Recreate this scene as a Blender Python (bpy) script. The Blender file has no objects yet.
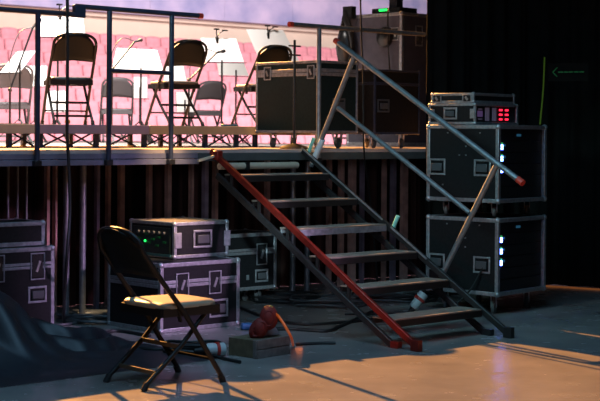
import bpy, bmesh, math, random
from mathutils import Vector, Matrix
random.seed(7)
C = bpy.context.scene.collection
PI = math.pi
# ---------------------------------------------------------------- camera model (solved from the photograph)
F, HY, TH, EYE = 1447.5, 133.1, .0071, 1.6
AL, CY = .7491, 13.137                      # direction of the stage front, its distance on the axis
CA, SA = math.cos(AL), math.sin(AL)
def ray(x, y):
    u, v = (x-300)/F, (y-HY)/F; c, s = math.cos(TH), math.sin(TH)
    return (u*c+v*s, 1.0, -(-u*s+v*c))
def at_Y(x, y, Y):
    r = ray(x, y); return Vector((r[0]*Y, Y, EYE+r[2]*Y))
def at_z(x, y, z):
    r = ray(x, y); return at_Y(x, y, (z-EYE)/r[2])
def at_d(x, y, d):
    r = ray(x, y); return at_Y(x, y, (CY*CA+d)/(CA-SA*r[0]))
def at_s(x, y, s):
    r = ray(x, y); return at_Y(x, y, (s+CY*SA)/(r[0]*CA+SA))
def S(s, d, z=0):                            # stage frame -> world
    return Vector((s*CA-d*SA, CY+s*SA+d*CA, z))
def inv(p):                                  # world -> stage frame
    X, Y = p[0], p[1]-CY
    return Vector((X*CA+Y*SA, -X*SA+Y*CA, p[2]))
def sd(x, y, d): return inv(at_d(x, y, d))
DECK = 1.455
# ---------------------------------------------------------------- materials
def nodes(name):
    m = bpy.data.materials.new(name); m.use_nodes = True
    nt = m.node_tree; return m, nt, nt.nodes['Principled BSDF']
def mat(name, col, rough=.5, metal=0, noise=0, scale=20, spec=.5, bump=0, emit=None, estr=0, sheen=0):
    m, nt, b = nodes(name)
    b.inputs['Roughness'].default_value = rough; b.inputs['Metallic'].default_value = metal
    b.inputs['Specular IOR Level'].default_value = spec
    b.inputs['Base Color'].default_value = (*col, 1)
    if emit:
        b.inputs['Emission Color'].default_value = (*emit, 1); b.inputs['Emission Strength'].default_value = estr
    if sheen: b.inputs['Sheen Weight'].default_value = sheen
    if noise or bump:
        tc = nt.nodes.new('ShaderNodeTexCoord'); n = nt.nodes.new('ShaderNodeTexNoise')
        n.inputs['Scale'].default_value = scale; n.inputs['Detail'].default_value = 5
        nt.links.new(tc.outputs['Object'], n.inputs['Vector'])
        if noise:
            r = nt.nodes.new('ShaderNodeValToRGB')
            r.color_ramp.elements[0].position = .3; r.color_ramp.elements[1].position = .7
            r.color_ramp.elements[0].color = (*[c*(1-noise) for c in col], 1)
            r.color_ramp.elements[1].color = (*[min(1, c*(1+noise)) for c in col], 1)
            nt.links.new(n.outputs['Fac'], r.inputs['Fac']); nt.links.new(r.outputs['Color'], b.inputs['Base Color'])
        if bump:
            bp = nt.nodes.new('ShaderNodeBump'); bp.inputs['Strength'].default_value = bump
            nt.links.new(n.outputs['Fac'], bp.inputs['Height']); nt.links.new(bp.outputs['Normal'], b.inputs['Normal'])
    return m
M = {}
M['case'] = mat('case_laminate', (.010, .010, .011), .5, spec=.25, noise=.3, scale=40)
M['case_teal'] = mat('case_laminate_green', (.006, .017, .018), .55, spec=.2, noise=.25, scale=30)
M['case_grey'] = mat('case_laminate_grey', (.075, .070, .095), .6, noise=.15, scale=12)
M['tan_top'] = mat('tan_top_panel', (.36, .25, .15), .6, noise=.2, scale=14)  # tan colour of the top panel, slightly mottled
M['alu'] = mat('aluminium_trim', (.42, .42, .44), .42, .7, noise=.25, scale=30)
M['alu_dull'] = mat('dull_aluminium', (.30, .30, .33), .5, .6, noise=.3, scale=25)
M['steel'] = mat('zinc_steel', (.45, .45, .46), .4, .8, noise=.2, scale=40)
M['galv'] = mat('galvanised_tube', (.27, .29, .31), .42, .7, noise=.2, scale=18)
M['rail'] = mat('dark_painted_tube', (.035, .045, .08), .4, .2, noise=.2, scale=20)
M['rubber'] = mat('black_rubber', (.012, .012, .013), .6)
M['wheel'] = mat('castor_rubber', (.10, .10, .105), .55)
M['grip'] = mat('grey_grip', (.07, .07, .075), .5)
M['black'] = mat('black_paint', (.012, .012, .013), .35)
M['chair'] = mat('chair_steel', (.014, .015, .017), .42, .1, spec=.3)
M['chair_back'] = mat('chair_back_panel', (.007, .010, .010), .45, spec=.25)
M['vinyl'] = mat('chair_seat_vinyl', (.35, .28, .20), .45, bump=.08, scale=30)
M['seat_dark'] = mat('chair_seat_dark', (.03, .033, .035), .3)
M['far_chair'] = mat('grey_chair_steel', (.11, .10, .11), .5)
M['deck'] = mat('stage_deck_board', (.50, .40, .36), .6, noise=.2, scale=3)
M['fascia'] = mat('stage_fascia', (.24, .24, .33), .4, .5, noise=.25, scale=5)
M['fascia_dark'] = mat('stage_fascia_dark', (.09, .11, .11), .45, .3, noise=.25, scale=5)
M['tread'] = mat('tread_board', (.26, .20, .16), .5, noise=.25, scale=12)
M['tread_edge'] = mat('tread_edge', (.022, .017, .016), .45, .3, noise=.2, scale=12)
M['redsteel'] = mat('dark_red_steel', (.20, .016, .010), .36, .3, noise=.25, scale=20)  # dark red steel of the left stringer, left feet and hook plate
M['darksteel'] = mat('dark_stringer_steel', (.03, .028, .028), .4, .4, noise=.2, scale=20)
M['redcap'] = mat('red_plastic_cap', (.6, .05, .03), .4)
M['cream_tube'] = mat('cream_tube', (.55, .47, .34), .5, noise=.1, scale=8)
M['strut'] = mat('timber_strut', (.55, .34, .28), .7, noise=.3, scale=9)
M['strut_grey'] = mat('grey_strut', (.36, .30, .38), .5, .3, noise=.25, scale=9)
M['riser_lit_cream'] = mat('riser_edge_lit_cream', (.46, .40, .33), .5, noise=.1, scale=6)  # cream, lavender and tan stage light put into the edge panel colours
M['riser_lit_lav'] = mat('riser_edge_lit_lavender', (.30, .25, .36), .5, noise=.1, scale=6)
M['riser_lit_tan'] = mat('riser_edge_lit_tan', (.50, .37, .22), .5, noise=.1, scale=6)
M['paper'] = mat('white_sheet', (.85, .84, .82), .8)
M['pink'] = mat('pink_seat_fabric', (.72, .28, .33), .8, noise=.12, scale=5)
M['pink_tier'] = mat('tier_concrete_lit_pink', (.74, .42, .45), .8, noise=.1, scale=2)  # pink light on the concrete put into its colour
M['cream_wall'] = mat('cream_plaster', (.68, .55, .45), .8, noise=.05, scale=1)
M['cable'] = mat('black_cable', (.014, .015, .016), .5)
M['cablegrey'] = mat('grey_cable', (.06, .065, .07), .5)
M['orange_cable'] = mat('orange_cable', (.9, .16, .02), .4, emit=(1, .13, .01), estr=.12)  # faint glow put into the cable, which is no lamp
M['red_strap'] = mat('red_webbing', (.17, .012, .009), .7, noise=.3, scale=60)
M['white_plastic'] = mat('white_plastic', (.55, .57, .58), .4)
M['red_plastic'] = mat('red_plastic', (.55, .03, .02), .4)
M['blue_plastic'] = mat('blue_plastic', (.05, .15, .35), .4)
M['wood_box'] = mat('worn_wooden_box', (.15, .11, .065), .6, noise=.3, scale=18)
M['wood_edge'] = mat('box_side_boards', (.20, .16, .15), .6, noise=.3, scale=18)
M['rag'] = mat('grey_rag', (.16, .14, .15), .9, bump=.3, scale=40)
M['tarp'] = mat('dark_tarpaulin', (.016, .017, .024), .5, noise=.3, scale=5, bump=.25)
M['led_red'] = mat('red_led', (.3, 0, .01), .4, emit=(1, .02, .06), estr=2.2)
M['led_blue'] = mat('blue_display', (.1, .2, .5), .4, emit=(.08, .16, 1), estr=30)
M['led_white'] = mat('white_display', (.5, .6, .9), .4, emit=(.6, .8, 1), estr=3.5)
M['led_green'] = mat('green_led', (0, .3, .05), .4, emit=(.02, 1, .12), estr=2.2)
M['led_dgreen'] = mat('dim_green_led', (0, .1, .02), .4, emit=(.02, .7, .15), estr=.012)
M['led_mgreen'] = mat('rack_green_led', (0, .1, .02), .4, emit=(.1, .8, .25), estr=.5)
M['led_cyan'] = mat('dim_cyan_led', (0, .05, .1), .4, emit=(.1, .45, .8), estr=.12)
M['violet_panel'] = mat('violet_panel', (.24, .17, .30), .5, emit=(.4, .2, .6), estr=.10)  # faint glow added so the panel shows where the spots miss it
M['slots'] = mat('grey_slots', (.26, .22, .29), .5, emit=(.5, .4, .6), estr=.06)  # faint glow added to brighten faders and strips, which are no lamps
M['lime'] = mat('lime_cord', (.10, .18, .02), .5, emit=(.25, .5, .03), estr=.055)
M['arrow'] = mat('green_arrow', (0, .1, .02), .5, emit=(.03, .6, .12), estr=.035)
M['gear'] = mat('gear_faceplate', (.012, .012, .014), .4)
M['amp_face'] = mat('amp_faceplate', (.012, .02, .018), .4)
M['hem_light'] = mat('hem_light_glow', (.45, .17, .05), .6, emit=(1, .3, .08), estr=.12)  # orange light leaking under the drape hem, put into colour and glow
M['yellow'] = mat('yellow_tab', (.5, .4, .08), .5)
M['orange_ball'] = mat('orange_ball', (.9, .4, .05), .5)
M['blue_tape'] = mat('blue_tape', (.03, .15, .25), .5)
# black masking drape
M['drape'] = mat('black_drape', (.010, .010, .009), .95, noise=.2, scale=6, spec=.1)
# stage skirt: brown pleated cloth with irregular pale stripes
def skirt_mat():
    m, nt, b = nodes('stage_skirt_cloth'); b.inputs['Roughness'].default_value = .95
    b.inputs['Specular IOR Level'].default_value = .1
    tc = nt.nodes.new('ShaderNodeTexCoord'); mp = nt.nodes.new('ShaderNodeMapping')
    mp.inputs['Scale'].default_value = (7, .01, .12)
    n = nt.nodes.new('ShaderNodeTexNoise'); n.inputs['Scale'].default_value = 1; n.inputs['Detail'].default_value = 3
    r = nt.nodes.new('ShaderNodeValToRGB'); e = r.color_ramp.elements
    e[0].position = .45; e[0].color = (.012, .009, .009, 1); e[1].position = .72; e[1].color = (.15, .075, .06, 1)
    nt.links.new(tc.outputs['Object'], mp.inputs['Vector']); nt.links.new(mp.outputs['Vector'], n.inputs['Vector'])
    nt.links.new(n.outputs['Fac'], r.inputs['Fac']); nt.links.new(r.outputs['Color'], b.inputs['Base Color'])
    return m
M['skirt'] = skirt_mat()
def floor_mat():
    m, nt, b = nodes('sealed_concrete_floor')
    tc = nt.nodes.new('ShaderNodeTexCoord')
    n = nt.nodes.new('ShaderNodeTexNoise'); n.inputs['Scale'].default_value = 1.6; n.inputs['Detail'].default_value = 8; n.inputs['Roughness'].default_value = .6
    r = nt.nodes.new('ShaderNodeValToRGB'); e = r.color_ramp.elements
    e[0].position = .3; e[0].color = (.19, .175, .165, 1); e[1].position = .7; e[1].color = (.30, .275, .255, 1)
    n2 = nt.nodes.new('ShaderNodeTexNoise'); n2.inputs['Scale'].default_value = 5; n2.inputs['Detail'].default_value = 4
    rr = nt.nodes.new('ShaderNodeMapRange'); rr.inputs['To Min'].default_value = .16; rr.inputs['To Max'].default_value = .34
    bp = nt.nodes.new('ShaderNodeBump'); bp.inputs['Strength'].default_value = .12; bp.inputs['Distance'].default_value = .02
    L = nt.links.new
    L(tc.outputs['Object'], n.inputs['Vector']); L(tc.outputs['Object'], n2.inputs['Vector'])
    L(n.outputs['Fac'], r.inputs['Fac']); L(r.outputs['Color'], b.inputs['Base Color'])
    L(n2.outputs['Fac'], rr.inputs['Value']); L(rr.outputs['Result'], b.inputs['Roughness'])
    L(n2.outputs['Fac'], bp.inputs['Height']); L(bp.outputs['Normal'], b.inputs['Normal'])
    b.inputs['Specular IOR Level'].default_value = .45
    return m
M['floor'] = floor_mat()
def lav_mat():
    m, nt, b = nodes('lavender_panels'); b.inputs['Roughness'].default_value = .7
    tc = nt.nodes.new('ShaderNodeTexCoord'); n = nt.nodes.new('ShaderNodeTexNoise'); n.inputs['Scale'].default_value = .8; n.inputs['Detail'].default_value = 3
    r = nt.nodes.new('ShaderNodeValToRGB'); e = r.color_ramp.elements
    e[0].position = .35; e[0].color = (.26, .26, .46, 1); e[1].position = .7; e[1].color = (.50, .42, .60, 1)
    nt.links.new(tc.outputs['Object'], n.inputs['Vector'])
    nt.links.new(n.outputs['Fac'], r.inputs['Fac']); nt.links.new(r.outputs['Color'], b.inputs['Base Color'])
    return m
M['lav'] = lav_mat()
# ---------------------------------------------------------------- mesh building
class MB:
    def __init__(self): self.bm = bmesh.new()
    def hexa(self, P):                       # eight points: bottom ring, top ring
        v = [self.bm.verts.new(p) for p in P]
        for f in ((3,2,1,0), (4,5,6,7), (0,1,5,4), (1,2,6,5), (2,3,7,6), (3,0,4,7)): self.bm.faces.new([v[i] for i in f])
        return self
    def box(self, x0, x1, y0, y1, z0, z1):
        return self.hexa([(x0,y0,z0), (x1,y0,z0), (x1,y1,z0), (x0,y1,z0), (x0,y0,z1), (x1,y0,z1), (x1,y1,z1), (x0,y1,z1)])
    def bar(self, p, q, w, h, up=(0,0,1)):   # rectangular bar between two points
        p, q = Vector(p), Vector(q); d = (q-p).normalized(); u = Vector(up)
        a = d.cross(u)
        if a.length < 1e-4: a = d.cross(Vector((1,0,0)))
        a.normalize(); b = a.cross(d).normalized(); a *= w/2; b *= h/2
        return self.hexa([p-a-b, p+a-b, q+a-b, q-a-b, p-a+b, p+a+b, q+a+b, q-a+b])
    def tube(self, pts, r, n=10, closed=False, caps=True):
        pts = [Vector(p) for p in pts]; N = len(pts); rings = []; ref = None
        for i, p in enumerate(pts):
            a = pts[(i-1) % N] if (closed or i > 0) else p
            b = pts[(i+1) % N] if (closed or i < N-1) else p
            t = (b-a).normalized()
            if ref is None:
                ref = t.cross(Vector((0,0,1)))
                if ref.length < 1e-3: ref = t.cross(Vector((1,0,0)))
            ref = (ref-t*ref.dot(t)).normalized(); o = t.cross(ref)
            rr = r[i] if isinstance(r, (list, tuple)) else r
            rings.append([self.bm.verts.new(p+rr*(math.cos(2*PI*k/n)*ref+math.sin(2*PI*k/n)*o)) for k in range(n)])
        for i in range(N if closed else N-1):
            A, B = rings[i], rings[(i+1) % N]
            for k in range(n): self.bm.faces.new((A[k], A[(k+1) % n], B[(k+1) % n], B[k]))
        if caps and not closed:
            self.bm.faces.new(rings[0][::-1]); self.bm.faces.new(rings[-1])
        return self
    def cyl(self, p, q, r, n=14): return self.tube([p, q], r, n)
    def ball(self, c, r, sub=2, sc=(1,1,1)):
        g = bmesh.ops.create_icosphere(self.bm, subdivisions=sub, radius=r)
        for v in g['verts']: v.co = Vector((v.co.x*sc[0], v.co.y*sc[1], v.co.z*sc[2]))+Vector(c)
        return self
    def grid(self, fn, nu, nv, wrap=False):
        g = [[self.bm.verts.new(fn(i/nu, j/nv)) for j in range(nv+1)] for i in range(nu+1)]
        for i in range(nu):
            for j in range(nv): self.bm.faces.new((g[i][j], g[i+1][j], g[i+1][j+1], g[i][j+1]))
        return self
    def quadsheet(self, P, t=.004, nrm=(0,0,1)):   # thin slab through four points
        n = Vector(nrm).normalized()*t
        return self.hexa([Vector(p) for p in P]+[Vector(p)+n for p in P])
    def build(self, name, m, parent=None, loc=None, rotz=0, bevel=0, smooth=True, solid=0):
        bm = self.bm
        bmesh.ops.recalc_face_normals(bm, faces=bm.faces[:])
        me = bpy.data.meshes.new(name); bm.to_mesh(me); bm.free()
        if smooth:
            me.polygons.foreach_set('use_smooth', [True]*len(me.polygons)); me.set_sharp_from_angle(angle=math.radians(42))
        me.materials.append(m)
        o = bpy.data.objects.new(name, me); C.objects.link(o)
        if parent: o.parent = parent
        if loc is not None: o.location = loc
        o.rotation_euler = (0, 0, rotz)
        if bevel:
            b = o.modifiers.new('bevel', 'BEVEL'); b.width = bevel; b.segments = 2; b.limit_method = 'ANGLE'
        if solid:
            s = o.modifiers.new('solid', 'SOLIDIFY'); s.thickness = solid
        return o
def tag(o, label, cat, group=None, kind=None):
    if label: o['label'] = label
    if cat: o['category'] = cat
    if group: o['group'] = group
    if kind: o['kind'] = kind
    return o
def thing(name, label, cat, loc=(0,0,0), rotz=0, group=None, kind=None):
    o = bpy.data.objects.new(name, None); C.objects.link(o); o.empty_display_size = .1
    o.location = loc; o.rotation_euler = (0, 0, rotz)
    return tag(o, label, cat, group, kind)
def dup(root, loc, rotz, label, group=None):
    r = root.copy(); C.objects.link(r); r.location = loc; r.rotation_euler = (0, 0, rotz)
    r['label'] = label
    if group: r['group'] = group
    for ch in list(root.children):
        c = ch.copy(); C.objects.link(c); c.parent = r
        for g in list(ch.children):
            d = g.copy(); C.objects.link(d); d.parent = c
    return r
def struct(name, mb, m, **k):
    o = mb.build(name, m, **k); o['kind'] = 'structure'; return o
def spline(pts, n=8):                        # Catmull-Rom through points
    pts = [Vector(p) for p in pts]; out = []
    P = [2*pts[0]-pts[1]]+pts+[2*pts[-1]-pts[-2]]
    for i in range(1, len(P)-2):
        for k in range(n):
            t = k/n; a, b, c, d = P[i-1], P[i], P[i+1], P[i+2]
            out.append(.5*((2*b)+(c-a)*t+(2*a-5*b+4*c-d)*t*t+(3*b-a-3*c+d)*t**3))
    out.append(pts[-1]); return out

# ================================================================ THE SETTING
struct('floor', MB().box(-14, 16, 2, 16.6, -.1, 0), M['floor'], smooth=False)
# hall behind the stage (stage frame: s along the front, d into the stage)
struct('wall_back', MB().box(0, 50, 34.3, 34.6, 0, 5.95), M['cream_wall'], loc=S(0,0), rotz=AL)
struct('trim_1', MB().box(0, 50, 34.0, 34.25, 5.8, 5.95), M['cream_wall'], loc=S(0,0), rotz=AL)
lv = MB()
for i in range(13): lv.box(2+i*3.6, 2+i*3.6+3.59, 33.6, 34.0, 5.95, 14)
struct('trim_2', lv, M['lav'], loc=S(0,0), rotz=AL)
ROWS, PER = 9, 33
tr = MB()
for i in range(ROWS):
    d0 = 26.6+.8*i; z0 = .95+.425*i
    tr.box(8, 40, d0-.35, 34.2, z0-.425 if i else 0, z0)
struct('trim_3', tr, M['pink_tier'], loc=S(0,0), rotz=AL)
struct('floor_hall', MB().box(-6, 45, 9.6, 34.2, .0, .06), M['pink_tier'], loc=S(0,0), rotz=AL, smooth=False)
# audience seats
def seat_mesh():
    m = MB()
    def f(u, v):                              # curved back
        x = (u-.5)*.65; return (x, .18+.05*math.cos((u-.5)*2.2)+.10*v, .10+.68*v-.04*abs(2*u-1)**3*v)
    m.grid(f, 8, 5)
    m.box(-.27, .27, .10, .2, .16, .30)
    m.box(-.05, .05, .06, .16, 0, .34)
    return m
proto = None; n = 0
for i in range(ROWS):
    for j in range(PER):
        s = 12.6+j*.68+(.34 if i % 2 else 0); p = S(s, 26.6+.8*i, .95+.425*i)
        if proto is None:
            proto = seat_mesh().build('auditorium_seat', M['pink'], loc=p, rotz=AL, solid=.05); o = proto
        else:
            o = proto.copy(); C.objects.link(o); o.location = p
        tag(o, 'pink upholstered auditorium seat in the blurred raked rows behind the stage', 'seat', 'pink seats in the raked rows')
# black masking drape at the right, gathered in soft pleats
def pleats(P, z0, z1, amp, wl, mname, name, label, mat_, cat, nz=2, hem=0):
    pts = spline(P, 60); L = [0]
    for a, b in zip(pts, pts[1:]): L.append(L[-1]+(b-a).length)
    m = MB(); cols = []
    for i, p in enumerate(pts):
        t = (pts[min(i+1, len(pts)-1)]-pts[max(i-1, 0)]).normalized(); nn = Vector((-t.y, t.x, 0))
        ph = 2*PI*L[i]/wl
        o = nn*amp*(math.sin(ph)+.4*math.sin(2.3*ph+1))
        cols.append([m.bm.verts.new((p.x+o.x*(1-.25*k/nz), p.y+o.y*(1-.25*k/nz), z0+(z1-z0)*k/nz)) for k in range(nz+1)])
    for a, b in zip(cols, cols[1:]):
        for k in range(nz): m.bm.faces.new((a[k], b[k], b[k+1], a[k+1]))
    o = m.build(name, mat_); return tag(o, label, cat)
pleats([tuple(at_d(427.5,100,-.13))[:2]+(0,), (1.70,14.55,0), (2.4,15.22,0), (3.0,15.12,0), (4.6,14.3,0), (8,13.0,0)], .02, 7.5, .045, .31, None, 'masking_drape',
       'tall black masking drape hanging behind the stacked racks at the right', M['drape'], 'curtain')
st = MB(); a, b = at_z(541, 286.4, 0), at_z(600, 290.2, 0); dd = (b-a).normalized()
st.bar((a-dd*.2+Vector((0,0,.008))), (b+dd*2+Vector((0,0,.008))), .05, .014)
tag(st.build('light_leak_strip', M['hem_light']), 'thin glowing strip standing in for orange light leaking along the hem of the black drape', 'strip')

# ================================================================ STAGE
stage = thing('stage_platform', 'long raised stage platform with steel fascia on pipe legs across the scene', 'stage', S(0,0), AL)
SL, SR = -6.0, 4.6
dk = MB()
x = SL
while x < SR-.01:
    x1 = min(x+1.27, SR); dk.box(x+.002, x1-.002, 0, 9.4, DECK-.03, DECK); x = x1
dk.build('deck', M['deck'], stage, smooth=False)
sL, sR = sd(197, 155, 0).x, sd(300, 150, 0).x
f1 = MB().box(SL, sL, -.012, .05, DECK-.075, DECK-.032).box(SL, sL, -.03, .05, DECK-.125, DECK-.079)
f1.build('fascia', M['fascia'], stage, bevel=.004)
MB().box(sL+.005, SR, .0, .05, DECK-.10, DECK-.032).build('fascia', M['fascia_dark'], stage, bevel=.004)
def leg(px, py_top, d, r=.028, m='galv', name='leg'):
    p = sd(px, 200, d)
    g = MB().cyl((p.x, d, .012), (p.x, d, DECK-.13), r)
    g.box(p.x-.055, p.x+.055, d-.055, d+.055, 0, .012)
    g.build(name, M[m], stage)
for px, d in ((66.5,.62), (83,.62), (293,.75), (307.5,.75), (-20,.62)): leg(px, 0, d)
for px in (8, 17.5, 26.5): leg(px, 0, 1.0, .011, 'galv')
for px, w, mm, d in ((404,.075,'strut',.95), (393,.05,'strut_grey',1.1), (352,.075,'strut',1.0), (341,.05,'strut',1.15), (362,.03,'strut_grey',1.2), (384,.035,'strut',1.25), (267,.04,'strut',1.2), (215,.04,'strut',1.2),
                  (205,.045,'strut_grey',1.0), (191,.03,'strut',1.2), (168,.045,'strut',1.2), (121,.05,'strut',1.2), (108,.03,'strut',1.25), (97,.03,'strut_grey',1.2), (47,.03,'strut',1.2), (55,.02,'strut',1.2), (149,.04,'strut',1.3), (329,.04,'strut',1.3)):
    p = sd(px, 200, d)
    MB().box(p.x-w/2, p.x+w/2, d-.025, d+.025, 0, DECK-.032).build('upright', M[mm], stage)
pleats([S(-6,1.55), S(-4,1.5), S(-2,1.55), S(0,1.5), S(2,1.55), S(4.5,1.5)], .001, DECK-.035, .05, .21, None, 'stage_skirt',
       'dark brown pleated skirt cloth hanging under the stage behind the legs', M['skirt'], 'curtain')

# ---------------------------------------------------------------- guard rails
def railing(label, pts, posts, caps, mid=None, mname='rail', bracket=None):
    d = -.055
    t = thing('stage_railing', label, 'railing', S(0,0), AL, 'guard rails along the stage front')
    A = sd(pts[0][0], pts[0][1], d); B = sd(pts[1][0], pts[1][1], d); zz = (A.z+B.z)/2
    MB().cyl((A.x,d,zz), (B.x,d,zz), .021).build('top_rail', M[mname], t)
    for px in posts:
        p = sd(px, 90, d)
        o = MB().cyl((p.x,d,DECK-.12), (p.x,d,zz), .021).build('post', M[mname], t)
        g = MB().box(p.x-.032, p.x+.032, d-.024, d+.020, DECK-.125, DECK-.08)
        g.build('post_bracket', M['black'], o, bevel=.006)
    for k, e in enumerate((A, B)):
        if k in caps:
            s_ = -1 if k == 0 else 1
            MB().cyl((e.x-s_*.03,d,zz), (e.x+s_*.012,d,zz), .0235).build('end_cap', M['redcap'], t)
    if mid:
        a, b = sd(mid[0], mid[1], d), sd(mid[2], mid[3], d); z_ = (a.z+b.z)/2
        MB().cyl((a.x,d,z_), (b.x,d,z_), .018).build('mid_rail', M[mname], t)
    if bracket:
        p = sd(bracket[0], bracket[1], d)
        MB().box(p.x-.05, p.x+.05, d-.025, d+.025, p.z-.05, p.z+.05).build('joining_bracket', M['rail'], t, bevel=.006)
    return t
railing('dark guard rail at the far left of the stage front with one post', ((-60,4.8), (77.5,14.6)), (37.5,-25), ())
railing('dark guard rail with two posts and a mid rail left of the stairs', ((76,6.2), (201,16)), (109,171.3), (1,), (111,71.2,170,72.6), bracket=(79,11.5))
railing('grey guard rail with one post in front of the black flight cases', ((290,25.3), (424.5,33.5)), (318.8,), (0,), mname='galv')

# ================================================================ STAIRS
RUN, RISE, W = .3526, .2079, 1.0114
s0, d0 = -1.024, -2.163
stairs = thing('stage_stairs', 'open metal stage stairs with red left stringer and grey handrail', 'stairs', S(0,0), AL)
def nose(d): return RISE+(d-d0)/RUN*RISE
for i in range(6):
    d, z = d0+RUN*i, RISE*(i+1)
    o = MB().box(s0+.004, s0+W-.004, d, d+.245, z-.012, z).build('tread', M['tread'], stairs, bevel=.003)
    MB().box(s0+.004, s0+W-.004, d-.004, d+.018, z-.062, z-.0125).box(s0+.004, s0+W-.004, d+.22, d+.24, z-.05, z-.0125).build('nosing', M['tread_edge'] if i != 3 else M['alu_dull'], o, bevel=.003)
def stringer(s, off, da, db, m, w=.032, h=.052, foot=None):
    g = MB(); p = Vector((s, da, nose(da)+off)); q = Vector((s, db, nose(db)+off))
    g.bar(p, q, w, h); return g.build('stringer', M[m], stairs, bevel=.005)
for s, mu, ml in ((s0-.03, 'redsteel', 'redsteel'), (s0+W+.03, 'galv', 'darksteel')):
    # upper tube runs to the floor in front; lower tube parallel below it
    stringer(s, -.03, -2.163-.235, -.02, mu if s < -.5 else 'darksteel')
    stringer(s, -.19, -2.163-.035, -.10, 'darksteel')
    # red lower end on the left
    for dd_, fh in ((-2.163-.255, .085), (-2.163-.05, .05)):
        MB().box(s-.024, s+.024, dd_-.03, dd_+.05, 0, fh).build('foot', M['black'] if s > -.5 else M['redsteel'], stairs, bevel=.004)
    for i in range(1, 6):
        d = d0+RUN*i
        MB().bar((s, d+.11, nose(d+.11)-.055), (s, d+.11, nose(d+.11)-.165), .012, .03, up=(0,1,0)).build('web_plate', M['darksteel'], stairs)
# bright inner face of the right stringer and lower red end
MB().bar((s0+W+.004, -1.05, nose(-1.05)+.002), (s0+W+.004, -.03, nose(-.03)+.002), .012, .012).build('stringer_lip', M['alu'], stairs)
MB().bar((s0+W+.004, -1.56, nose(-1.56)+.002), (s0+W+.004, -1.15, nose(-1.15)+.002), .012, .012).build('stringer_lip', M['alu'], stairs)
MB().cyl((s0+.05, .02-.05, DECK-.145), (s0+W-.05, -.03, DECK-.145), .03).build('hinge_tube', M['cream_tube'], stairs)
MB().box(s0+.33, s0+.37, -.065, .005, DECK-.18, DECK-.112).build('tube_clamp', M['black'], stairs)
MB().box(s0-.06, s0+.0, -.14, -.07, DECK-.09, DECK-.01).build('hook_plate', M['redsteel'], stairs, bevel=.008)
MB().bar((s0-.22, -.075, DECK-.095), (s0-.05, -.085, DECK-.055), .025, .02).build('hook_arm', M['cream_tube'], stairs)
hs = s0+W+.075
def hp(x, y): return inv(at_s(x, y, hs))
hr = MB().cyl(hp(336,41), hp(522,182.5), .024).build('handrail', M['galv'], stairs)
a, b = hp(336,41), hp(522,182.5); dv = (b-a).normalized()
MB().cyl(a-dv*.012, a+dv*.04, .027).build('end_cap', M['redcap'], hr); MB().cyl(b-dv*.05, b+dv*.012, .027).build('end_cap', M['redcap'], hr)
MB().cyl(hp(354,57), hp(311,166), .023).build('rail_post', M['galv'], stairs)
MB().cyl(hp(497,164), hp(441,277), .023).build('rail_post', M['galv'], stairs)
MB().cyl(hp(338,108), hp(470,213), .021).build('lower_rail', M['galv'], stairs)
M['socket_teal'] = mat('teal_socket', (.25, .75, .66), .4); M['post_end_lit'] = mat('lit_post_end', (.75, .76, .78), .4)
MB().cyl(hp(313.8,138), hp(307,157), .017).build('rail_socket', M['socket_teal'], stairs)
MB().cyl(hp(322.5,139.5), hp(312.5,163), .028).build('rail_socket', M['post_end_lit'], stairs)  # white light on the post's lower end, put into a pale sleeve
MB().cyl(hp(398,216), hp(391.5,232), .018).build('rail_socket', M['socket_teal'], stairs)

# ================================================================ FLIGHT CASES
def fr(face, a, z, out):                       # point on a face of a case
    return (a, -out, z) if face == 'front' else (-out, a, z)
def fbox(m, face, a0, a1, z0, z1, o0, o1):
    if face == 'front': m.box(a0, a1, -o1, -o0, z0, z1)
    else: m.box(-o1, -o0, a0, a1, z0, z1)
def add_handle(root, face, a, z, w=.17, h=.13, m='alu'):
    g = MB(); t = .018
    for q in ((a-w/2, a+w/2, z+h/2-t, z+h/2), (a-w/2, a+w/2, z-h/2, z-h/2+t), (a-w/2, a-w/2+t, z-h/2+t, z+h/2-t), (a+w/2-t, a+w/2, z-h/2+t, z+h/2-t)):
        fbox(g, face, *q, .0, .007)
    o = g.build('handle', M[m], root, bevel=.003)
    g = MB(); fbox(g, face, a-w*.30, a+w*.34, z-h*.26, z+h*.22, .004, .016)
    g.build('grip', M['grip'], o, bevel=.006)
def add_latch(root, face, a, z, w=.10, h=.15, m='alu'):
    g = MB(); t = .010
    for q in ((a-w/2, a+w/2, z+h/2-t, z+h/2), (a-w/2, a+w/2, z-h/2, z-h/2+t), (a-w/2, a-w/2+t, z-h/2+t, z+h/2-t), (a+w/2-t, a+w/2, z-h/2+t, z+h/2-t)):
        fbox(g, face, *q, .0, .009)
    o = g.build('latch', M[m], root, bevel=.002)
    g = MB(); fbox(g, face, a-w*.36, a+w*.36, z-h*.40, z+h*.40, .0005, .004); g.build('latch_dish', M['black'], o)
    g = MB(); p, q = Vector(fr(face, a-w*.10, z-h*.20, .010)), Vector(fr(face, a+w*.14, z+h*.20, .010))
    g.bar(p, q, .020, .006, up=fr(face, 0, 0, 1) if face == 'front' else (-1, 0, 0)); g.build('butterfly', M['steel'], o)
def add_castor(root, x, y, h, r=.05, yaw=.4, m='wheel'):
    g = MB().box(x-.05, x+.05, y-.04, y+.04, h-.008, h)
    cx, sx = math.cos(yaw), math.sin(yaw)
    for k in (-1, 1):
        p = Vector((x-sx*.024*k, y+cx*.024*k, h-.006)); q = Vector((x-sx*.024*k+cx*.025, y+cx*.024*k+sx*.025, r))
        g.bar(p, q, .036, .005, up=(-sx, cx, 0))
    o = g.build('castor', M['steel'], root)
    c = Vector((x+cx*.025, y+sx*.025, r)); ax = Vector((-sx, cx, 0))*.017
    MB().tube([c-ax, c-ax*.6, c+ax*.6, c+ax], [r*.86, r, r, r*.86], 18).build('wheel', M[m], o)
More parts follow.
